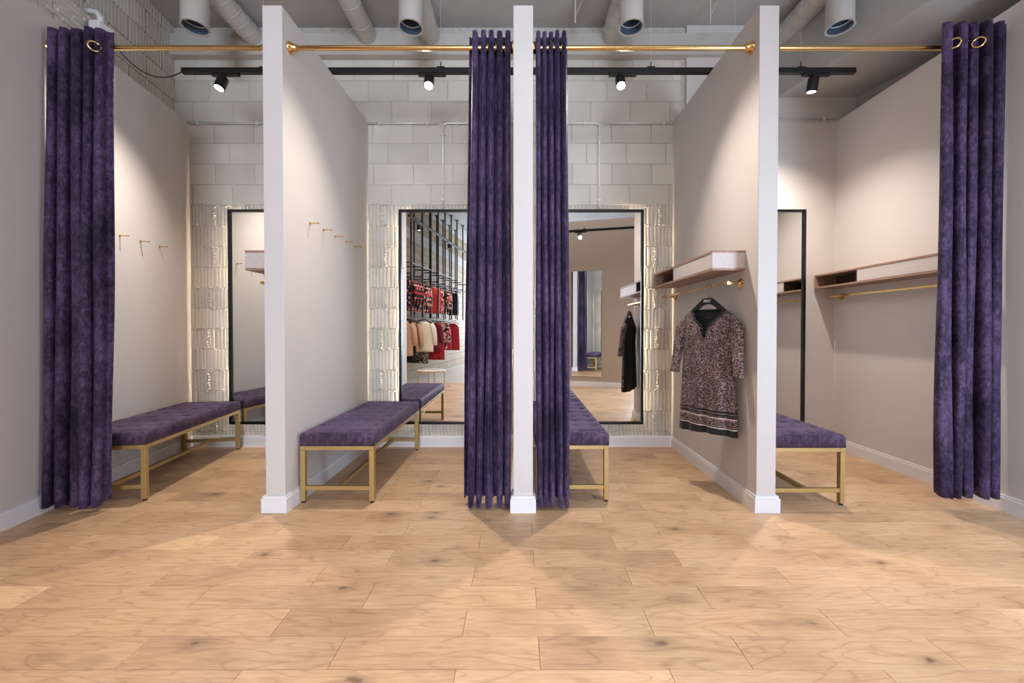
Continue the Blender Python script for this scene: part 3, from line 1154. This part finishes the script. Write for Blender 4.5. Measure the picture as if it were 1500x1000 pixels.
# sleeves
for s in (-1, 1):
    bm = new()
    path = [(s * 0.152, 0.0, 0.762, 0.032, 0.016), (s * 0.180, -0.002, 0.733, 0.042, 0.025), (s * 0.205, -0.006, 0.69, 0.044, 0.031), (s * 0.213, -0.014, 0.61, 0.039, 0.028), (s * 0.220, -0.022, 0.53, 0.036, 0.027), (s * 0.227, -0.030, 0.46, 0.034, 0.026), (s * 0.233, -0.036, 0.395, 0.034, 0.026)]
    fine_ = []
    for a, b in zip(path, path[1:]):
        for k in range(4):
            fine_.append(tuple(a[i] + (b[i] - a[i]) * k / 4 for i in range(5)))
    fine_.append(path[-1])
    secs = []
    for i, p in enumerate(fine_):
        q0, q1 = fine_[max(0, i - 1)], fine_[min(len(fine_) - 1, i + 1)]
        d = Vector((q1[0] - q0[0], q1[1] - q0[1], q1[2] - q0[2])).normalized()
        ay = Vector((0, 1, 0))
        ax = ay.cross(d).normalized()
        wob = 1 + 0.06 * math.sin(i * 1.1)
        secs.append((p[:3], ax * p[3] * wob, ay * p[4]))
    loft(bm, secs, 24, cap0=True)
    o = obj('sleeve', bm, 'leopard', dress, smooth='all')
    md = o.modifiers.new('thickness', 'SOLIDIFY')
    md.thickness = 0.002

# hanger
hg = thing('clothes_hanger', 'black clothes hanger with white lettering holding the leopard dress', 'hanger', (DLOC[0], DLOC[1], DLOC[2] + SH - 0.02), DA)
arch = []
for i in range(33):
    x = -0.165 + 0.33 * i / 32
    a = abs(x)
    ztop = 0.095 if a < 0.03 else 0.095 - 0.86 * (a - 0.03)
    zlow = (0.054 - 7.0 * a * a) if a < 0.075 else ztop - 0.03
    zlow = min(zlow, ztop - 0.022)
    arch.append((x, ztop, zlow))
bm = new()
fr_ = [[bm.verts.new((x, y, z)) for y in (-0.008, 0.008) for z in (zt, zl)] for x, zt, zl in arch]
for A, Bq in zip(fr_, fr_[1:]):
    bm.faces.new((A[0], Bq[0], Bq[1], A[1]))
    bm.faces.new((A[2], A[3], Bq[3], Bq[2]))
    bm.faces.new((A[0], A[2], Bq[2], Bq[0]))
    bm.faces.new((A[1], Bq[1], Bq[3], A[3]))
bm.faces.new((fr_[0][0], fr_[0][1], fr_[0][3], fr_[0][2]))
bm.faces.new((fr_[-1][0], fr_[-1][2], fr_[-1][3], fr_[-1][1]))
obj('body', bm, 'black', hg)
hk = [(0, 0, 0.094), (0, 0, 0.125)]
hz = 1.394 - (DLOC[2] + SH - 0.02)
for i in range(13):
    a = -PI / 2 + i * (PI * 1.45) / 12
    hk.append((0.019 * math.cos(a) * 1.0 + 0.006, 0, hz - 0.006 + 0.0 + 0.019 * math.sin(a)))
obj('hook', T(hk, 0.0026, seg=8), 'duct_in', hg, smooth='all')
fc = bpy.data.curves.new('lettering', 'FONT')
fc.body = 'FREY'
fc.size = 0.024
fc.align_x = 'CENTER'
fc.extrude = 0.0004
fc.materials.append(M['plastic'])
ft = bpy.data.objects.new('lettering_source', fc)
C.objects.link(ft)
bpy.context.view_layer.update()
fme = bpy.data.meshes.new_from_object(ft.evaluated_get(bpy.context.evaluated_depsgraph_get()))
bpy.data.objects.remove(ft)
fo = link('lettering', fme, hg)
fo.location = (0, -0.0088, 0.067)
fo.rotation_euler = (PI / 2, 0, 0)

# ------------------------------------------------------------------ track and spotlights
TY, TZ = 3.05, 3.055


def track(label, p0, p1, z, hang_top, hangers):
    a, b = Vector((*p0, z)), Vector((*p1, z))
    d = b - a
    t = thing('track_rail', label, 'light track', a, math.atan2(d.y, d.x))
    L = d.length
    obj('rail', B(0, L, -0.018, 0.018, -0.016, 0.024, bevel=0.003, seg=1), 'black', t)
    for h_ in hangers:
        obj('clip', B(h_ - 0.03, h_ + 0.03, -0.012, 0.012, 0.0245, 0.034), 'black', t)
        obj('suspension_wire', T([(h_, 0, 0.034), (h_, 0, 0.075)], 0.004, seg=8), 'black', t)
        obj('suspension_wire', T([(h_, 0, 0.075), (h_, 0, hang_top - z)], 0.0009, seg=6), 'chrome', t)
    return t


track('black light track spanning all four fitting rooms', (-2.565, TY), (2.545, TY), TZ, ZC, (0.62, 1.965, 3.56, 4.20, 4.7))


def spotlight(label, loc, aim, power, angle=100, rail_dir=0.0, col=(1.0, 0.89, 0.77), blend=1.0, scale=1.0, group='spotlights over the fitting rooms', plate=0.0):
    t = thing('spotlight', label, 'spotlight', loc, 0, group)
    R0 = Matrix.Rotation(rail_dir, 4, 'Z')
    o = obj('adapter', B(-0.085, 0.125, -0.016, 0.016, -0.016, 0.0, bevel=0.003, seg=1), 'black', t, rotz=rail_dir)
    obj('swivel', lathe(new(), [(0.012, -0.016), (0.012, -0.034)], 'Z', 12), 'black', t, smooth=True)
    d = (Vector(aim)).normalized()
    q = d.to_track_quat('-Z', 'Y')
    hd = link('head', mesh_of('head', lathe(new(), [(0.0001, 0.012), (0.034, 0.012), (0.037, 0.008), (0.037, -0.088), (0.034, -0.090), (0.032, -0.090), (0.031, -0.078), (0.0001, -0.077)], 'Z', 28), 'black', True), t, (0, 0, -0.042))
    hd.rotation_euler = q.to_euler()
    le = link('lens', mesh_of('lens', lathe(new(), [(0.0001, -0.0775), (0.0305, -0.0785), (0.029, -0.084), (0.0001, -0.087)], 'Z', 24), 'lens', True), hd)
    ld = bpy.data.lights.new('spot_lamp', 'SPOT')
    ld.energy = power
    ld.color = col
    ld.spot_size = math.radians(angle)
    ld.spot_blend = blend
    ld.shadow_soft_size = 0.028
    lo_ = bpy.data.objects.new('spot_lamp', ld)
    C.objects.link(lo_)
    lo_.parent = hd
    lo_.location = (0, 0, -0.098)
    return t


for lab, x, aim, pw, an in (
    ('lit black spotlight over the leftmost fitting room', -2.257, (-0.12, -0.34, -1), 150, 122),
    ('lit black spotlight over the fitting room with brass hooks', -0.688, (0.05, -0.60, -1), 155, 122),
    ('lit black spotlight over the fitting room with the dress', 0.761, (-0.05, -0.60, -1), 155, 122),
    ('black spotlight turned to the right wall of the rightmost fitting room', 2.231, (-0.06, 0.16, -1), 140, 130),
):
    spotlight(lab, (x, TY, TZ - 0.017), aim, pw, an)

# cable from the track to the socket on the left
pts = []
p0, p1 = Vector((-2.567, TY, TZ)), Vector((-2.853, 2.80, 3.12))
for i in range(21):
    k = i / 20
    p = p0.lerp(p1, k)
    p.z -= 0.13 * (1 - (2 * k - 1) ** 2)
    pts.append(p)
tag(obj('power_cable', T(pts, 0.004, seg=8), 'black', None, smooth='all'), 'thin black cable sagging from the track to the left wall', 'cable')
t = thing('junction_box', 'white plastic junction box on the ledge above the left curtain', 'junction box', (-2.90, 2.78, 3.06))
obj('case', B(-0.03, 0.045, -0.055, 0.055, 0, 0.14, bevel=0.008), 'plastic', t)
obj('conduit_elbow', T([(0.0, 0.0, 0.141), (0.0, 0.0, 0.19), (-0.02, 0, 0.225), (-0.06, 0, 0.235), (-0.11, 0, 0.235)], 0.018, seg=12), 'plastic', t, smooth='all')

# ------------------------------------------------------------------ ventilation ducts
def duct(label, x, with_tube=True, r=0.088, zc=3.776, y_end=3.664, yt=3.02, zt=3.362):
    t = thing('ventilation_duct', label, 'duct', (x, yt, zt), group='grey ventilation ducts')
    if with_tube:
        pts = [(0, y_end - yt, zc - zt), (0, 0.16, zc - zt)]
        for i in range(7):
            a = i / 6 * PI / 2
            pts.append((0, 0.15 - 0.15 * math.sin(a), zc - zt - 0.15 + 0.15 * math.cos(a)))
        pts += [(0, 0, 0.10)]
        obj('pipe', T(pts, r, seg=32, cap=False), 'duct', t, smooth='all')
        prof = [(r + 0.001, 0.22), (r + 0.001, 0.006), (r + 0.006, 0.003), (r + 0.006, 0.0), (r - 0.006, 0.0), (r - 0.008, 0.006), (r - 0.010, 0.16)]
        bm = new()
        lathe(bm, prof, 'Z', 36, caps=False)
        obj('outlet_tube', bm, 'duct', t, smooth=True)
        bm = new()
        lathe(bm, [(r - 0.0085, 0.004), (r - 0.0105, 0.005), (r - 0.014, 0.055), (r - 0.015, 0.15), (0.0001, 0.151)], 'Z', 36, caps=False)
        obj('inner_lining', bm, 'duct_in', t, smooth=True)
        obj('inner_ring', torus(r - 0.017, 0.004, 'Z', seg=36, loc=(0, 0, 0.055)), 'chrome', t, smooth='all')
        bm = new()
        lathe(bm, [(0.0001, 0.100), (r - 0.018, 0.100), (r - 0.018, 0.104), (0.0001, 0.104)], 'Z', 28)
        obj('damper_plate', bm, 'black', t)
    else:
        obj('pipe', T([(0, y_end - yt, zc - zt), (0, -3.2, zc - zt)], r, seg=32), 'duct', t, smooth=True)
    seam_y = [0.56, 0.47, 0.36, 0.24] if with_tube else [0.5 - 0.22 * i for i in range(12)]
    for sy in seam_y:
        pp = []
        for i in range(32):
            a = 2 * PI * i / 32
            pp.append(((r + 0.001) * math.cos(a), sy + 0.03 * math.sin(a), zc - zt + (r + 0.001) * math.sin(a)))
        obj('seam', tube(new(), pp, 0.003, 6, closed=True), 'duct', t, smooth='all')
    return t


duct('grey duct with open outlet above the leftmost fitting room', -2.44)
duct('grey duct with open outlet above the fitting room with hooks', -0.82)
duct('grey duct with open outlet above the fitting room with the dress', 0.836)
duct('grey duct with open outlet above the rightmost fitting room', 2.405, y_end=3.70)
duct('straight spiral duct running above the hook partition', -1.39, with_tube=False, r=0.082)
# ceiling hooks
for x, lab in ((0.47, 'small steel hanger below the ceiling, near the middle'), (1.62, 'small steel hanger below the ceiling, near the dress partition')):
    t = thing('ceiling_hanger', lab, 'hanger', (x, 3.42, 3.70), group='steel ceiling hangers')
    obj('strut', B(-0.006, 0.006, -0.004, 0.004, 0, 0.1995), 'duct', t)
    obj('brace', T([(0.004, 0, 0.06), (0.06, 0.0, 0.195)], 0.0035, seg=8), 'duct', t)

# ------------------------------------------------------------------ conduits on the back wall
def conduit(label, runs, clips, r=0.0085):
    t = thing('conduit', label, 'conduit', (runs[0][0][0], runs[0][0][1], runs[0][0][2]))
    o_ = Vector(runs[0][0])
    for run in runs:
        obj('pipe', T([Vector(p) - o_ for p in run], r, seg=12), 'chrome', t, smooth='all')
    for c in clips:
        p = Vector(c[:3]) - o_
        if c[3] == 'h':
            obj('clip', B(p.x - 0.009, p.x + 0.009, p.y - 0.012, p.y + 0.016, p.z - 0.014, p.z + 0.014, bevel=0.003, seg=1), 'chrome', t)
            obj('screw', T([(p.x, p.y - 0.002, p.z - 0.03), (p.x, p.y - 0.002, p.z + 0.03)], 0.003, seg=8), 'chrome', t)
        else:
            obj('clip', B(p.x - 0.014, p.x + 0.014, p.y - 0.012, p.y + 0.016, p.z - 0.009, p.z + 0.009, bevel=0.003, seg=1), 'chrome', t)
            obj('screw', T([(p.x - 0.03, p.y - 0.002, p.z), (p.x + 0.03, p.y - 0.002, p.z)], 0.003, seg=8), 'chrome', t)
    return t


CY, CZ = 3.708, 3.005
conduit('steel conduit on the back wall of the leftmost fitting room', [[(-3.08, CY, CZ), (-1.55, CY, CZ)]], [(-2.98, CY, CZ, 'h'), (-2.43, CY, CZ, 'h')])
xv = -0.712
conduit('steel conduit on the back wall running down to the racks mirror', [[(-1.41, CY, CZ), (xv - 0.04, CY, CZ)], [(-0.045, CY, CZ), (xv + 0.04, CY, CZ), (xv + 0.012, CY, CZ - 0.008), (xv, CY, CZ - 0.035), (xv, CY, MZ1 + 0.002)]], [(-1.30, CY, CZ, 'h'), (-0.86, CY, CZ, 'h'), (-0.58, CY, CZ, 'h'), (xv, CY, CZ - 0.10, 'v'), (xv, CY, 2.30, 'v')])
xv = 0.735
conduit('steel conduit on the back wall running down to the dress mirror', [[(1.41, CY, CZ), (xv + 0.04, CY, CZ)], [(0.085, CY, CZ), (xv - 0.04, CY, CZ), (xv - 0.012, CY, CZ - 0.008), (xv, CY, CZ - 0.035), (xv, CY, MZ1 + 0.002)]], [(1.33, CY, CZ, 'h'), (0.60, CY, CZ, 'h'), (xv, CY, CZ - 0.13, 'v'), (xv, CY, 2.30, 'v')])
conduit('steel conduit on the plaster wall of the rightmost fitting room', [[(1.545, 3.69, CZ + 0.02), (2.92, 3.69, CZ + 0.02)]], [(2.80, 3.69, CZ + 0.02, 'h')])

# ------------------------------------------------------------------ the sales floor seen in the mirrors
# second track, above the customers' side
track('black light track above the aisle, seen in mirror', (-0.3, -0.165), (2.6, 0.579), 2.86, ZC, (0.4, 1.5, 2.6))
spotlight('aisle spotlight hanging in front of the taupe wall, seen in mirror', (1.07, 0.186, 2.843), (0.05, 0.8, -0.9), 12, 120, rail_dir=0.251, col=(1.0, 0.93, 0.86), group=None)
# shop track along the racks
track('black light track above the clothes racks, seen in mirror', (-1.92, 0.45), (-1.25, -3.9), 3.06, ZC, (0.5, 2.2, 3.8))
for y, lab in ((0.02, 'nearer rack spotlight, seen in mirror'), (-1.65, 'farther rack spotlight, seen in mirror')):
    spotlight(lab, (-1.92 + (0.45 - y) * 0.154, y, 3.043), (0.05, -0.1, -1), 60, 110, rail_dir=PI / 2 + SKEW, col=(1.0, 0.88, 0.74), group='rack spotlights')

# garment racks: posts in two rows, tie bars, two hanging rails
def rack(label, ys, d_front=0.42):
    yc = ys[0]
    t = thing('clothes_rack', label, 'clothes rack', (0, 0, 0), group='black steel clothes racks')
    t.location = (left_x(yc), yc, 0)
    o_ = Vector(t.location)

    def P(d, y, z):
        return Vector((left_x(y) + d, y, z)) - o_
    for y in ys:
        for d in (0.06, d_front):
            p = obj('post', T([P(d, y, 1.34), P(d, y, ZC)], 0.017, seg=10), 'black', t, smooth=True)
            obj('ceiling_plate', lathe(new(), [(0.045, ZC - 0.012), (0.045, ZC - 0.0005)], 'Z', 14, P(d, y, 0)), 'black', p)
        for z in (2.36, 2.16):
            obj('tie_bar', T([P(0.06, y, z), P(d_front, y, z)], 0.011, seg=8), 'black', t)
    for z in (2.36, 2.16, 1.36):
        for d in ((0.06, d_front) if z == 2.36 else (d_front * 0.6,)):
            obj('hanging_rail', T([P(d, ys[0], z), P(d, ys[-1], z)], 0.011, seg=8), 'black', t)
    return t


rack('nearer black steel clothes rack fixed to the ceiling, seen in mirror', (-0.18, -0.72, -1.17))
rack('middle black steel clothes rack fixed to the ceiling, seen in mirror', (-1.60, -2.05, -2.5))
rack('farthest black steel clothes rack fixed to the ceiling, seen in mirror', (-2.95, -3.45, -3.95))


def garment(name, label, cat, mat, loc, rotz, w=0.21, h=0.62, sleeves=True, flare=0.0, grp=None):
    t = thing(name, label, cat, loc, rotz, grp)
    # origin at the hanger hook; hangs down
    bm = new()
    secs = []
    for i in range(12):
        k = i / 11
        z = -0.11 - h * k
        if k < 0.12:
            ww = w * (0.35 + 0.55 * k / 0.12)
        else:
            ww = w * (0.9 + flare * k)
        th = 0.025 + 0.03 * min(1, k * 3)
        secs.append(((0, 0.006 * math.sin(k * 6), z), Vector((ww, 0, 0)), Vector((0, th, 0))))
    loft(bm, secs, 20, cap0=True, cap1=True)
    for v in bm.verts:
        v.co.y += 0.010 * math.sin(v.co.x * 60) * min(1, max(0, -v.co.z - 0.2) * 3)
    obj('body', bm, mat, t, smooth='all')
    if sleeves:
        for s in (-1, 1):
            bm = new()
            p = [(s * w * 0.78, 0, -0.16), (s * w * 1.0, 0, -0.25), (s * w * 1.12, 0.0, -0.40), (s * w * 1.18, 0, -0.58)]
            tube(bm, p, [0.05, 0.055, 0.05, 0.042], 12)
            obj('sleeve', bm, mat, t, smooth='all')
    bm = new()
    tube(bm, [(-0.17, 0, -0.13), (-0.08, 0, -0.085), (0, 0, -0.065), (0.08, 0, -0.085), (0.17, 0, -0.13)], 0.008, 8)
    tube(bm, [(0, 0, -0.065), (0, 0, -0.03), (0.018, 0, -0.012), (0.012, 0, 0.012), (-0.008, 0, 0.016), (-0.018, 0, 0.004)], 0.003, 6)
    obj('hanger', bm, 'black', t)
    return t


def on_rack(d, y, z):
    return (left_x(y) + d, y, z)


FA = SKEW + PI / 2          # hung along the rail, side on
up = [(-0.28, 'g_floral', 'black and red floral blouse on the upper rail, nearest one'), (-0.40, 'g_floral', 'black and red floral blouse on the upper rail, second one'), (-0.56, 'g_floral', 'black and red floral blouse on the upper rail, third one'), (-0.86, 'g_bright', 'pink and white floral blouse on the upper rail, nearest one'), (-1.02, 'g_bright', 'pink and white floral blouse beside the coral tops'), (-1.66, 'g_coral', 'coral sleeveless top on the upper rail, nearer one'), (-1.80, 'g_coral', 'coral sleeveless top on the upper rail, farther one'), (-2.14, 'g_bright', 'white and red floral blouse on the upper rail of the middle rack'), (-2.36, 'g_bright', 'white and red floral blouse beside the black trousers'), (-3.02, 'g_black', 'black trousers on the upper rail, nearer pair'), (-3.25, 'g_black', 'black trousers on the upper rail, farther pair')]
for y, m, lab in up:
    garment('blouse' if m != 'g_black' else 'trousers', lab + ', in mirror', 'clothing', m, on_rack(0.252, y, 2.16), SKEW + random.uniform(-0.25, 0.25), w=0.19 if m != 'g_black' else 0.13, h=0.58, sleeves=m in ('g_floral', 'g_bright'), grp='garments on the upper rails')
low_ = [(-0.26, 'g_beige', 0.66, 0.0, 'beige blouse on the lower rail, nearest one', True), (-0.40, 'g_black', 0.80, 0.1, 'black skirt on the lower rail', False), (-0.52, 'g_beige', 0.60, 0.0, 'beige blouse on the lower rail, farther one', True), (-0.98, 'g_zebra', 0.86, 0.15, 'black and white spotted skirt below the cream jumper', False), (-1.70, 'g_dots', 0.62, 0.05, 'dark red dotted blouse on the lower rail', True), (-1.92, 'g_red', 0.86, 0.2, 'red skirt on the lower rail, nearer one', False), (-2.18, 'g_bright', 0.62, 0.0, 'white and red floral blouse on the lower rail', True), (-2.42, 'g_red', 0.66, 0.1, 'red skirt on the lower rail, farther one', False), (-3.1, 'g_red', 0.7, 0.1, 'red skirt on the lower rail of the farthest rack', False)]
for y, m, h, fl_, lab, sl in low_:
    garment('blouse' if sl else 'skirt', lab + ', in mirror', 'clothing', m, on_rack(0.252, y, 1.36), SKEW + random.uniform(-0.25, 0.25), w=0.19, h=h, sleeves=sl, flare=fl_, grp='garments on the lower rails')
garment('jumper', 'cream jumper facing outward on the nearer rack, seen in mirror', 'clothing', 'g_white', on_rack(0.48, -0.62, 1.36), SKEW + 0.15, w=0.215, h=0.60, sleeves=True, flare=0.1)

# little round table
t = thing('side_table', 'round white side table on slim gold legs, seen in mirror', 'table', (-1.60, 0.16, 0))
obj('table_top', lathe(new(), [(0.0001, 0.352), (0.25, 0.352), (0.258, 0.357), (0.258, 0.367), (0.25, 0.372), (0.0001, 0.372)], 'Z', 40), 'marble', t, smooth=True)
for i in range(4):
    a = PI / 4 + i * PI / 2 + 0.35
    obj('leg', T([(0.235 * math.cos(a), 0.235 * math.sin(a), 0), (0.235 * math.cos(a), 0.235 * math.sin(a), 0.3515)], 0.008, seg=10), 'gold', t, smooth=True)
obj('ring', torus(0.235, 0.006, 'Z', seg=32, loc=(0, 0, 0.3455)), 'gold', t, smooth='all')
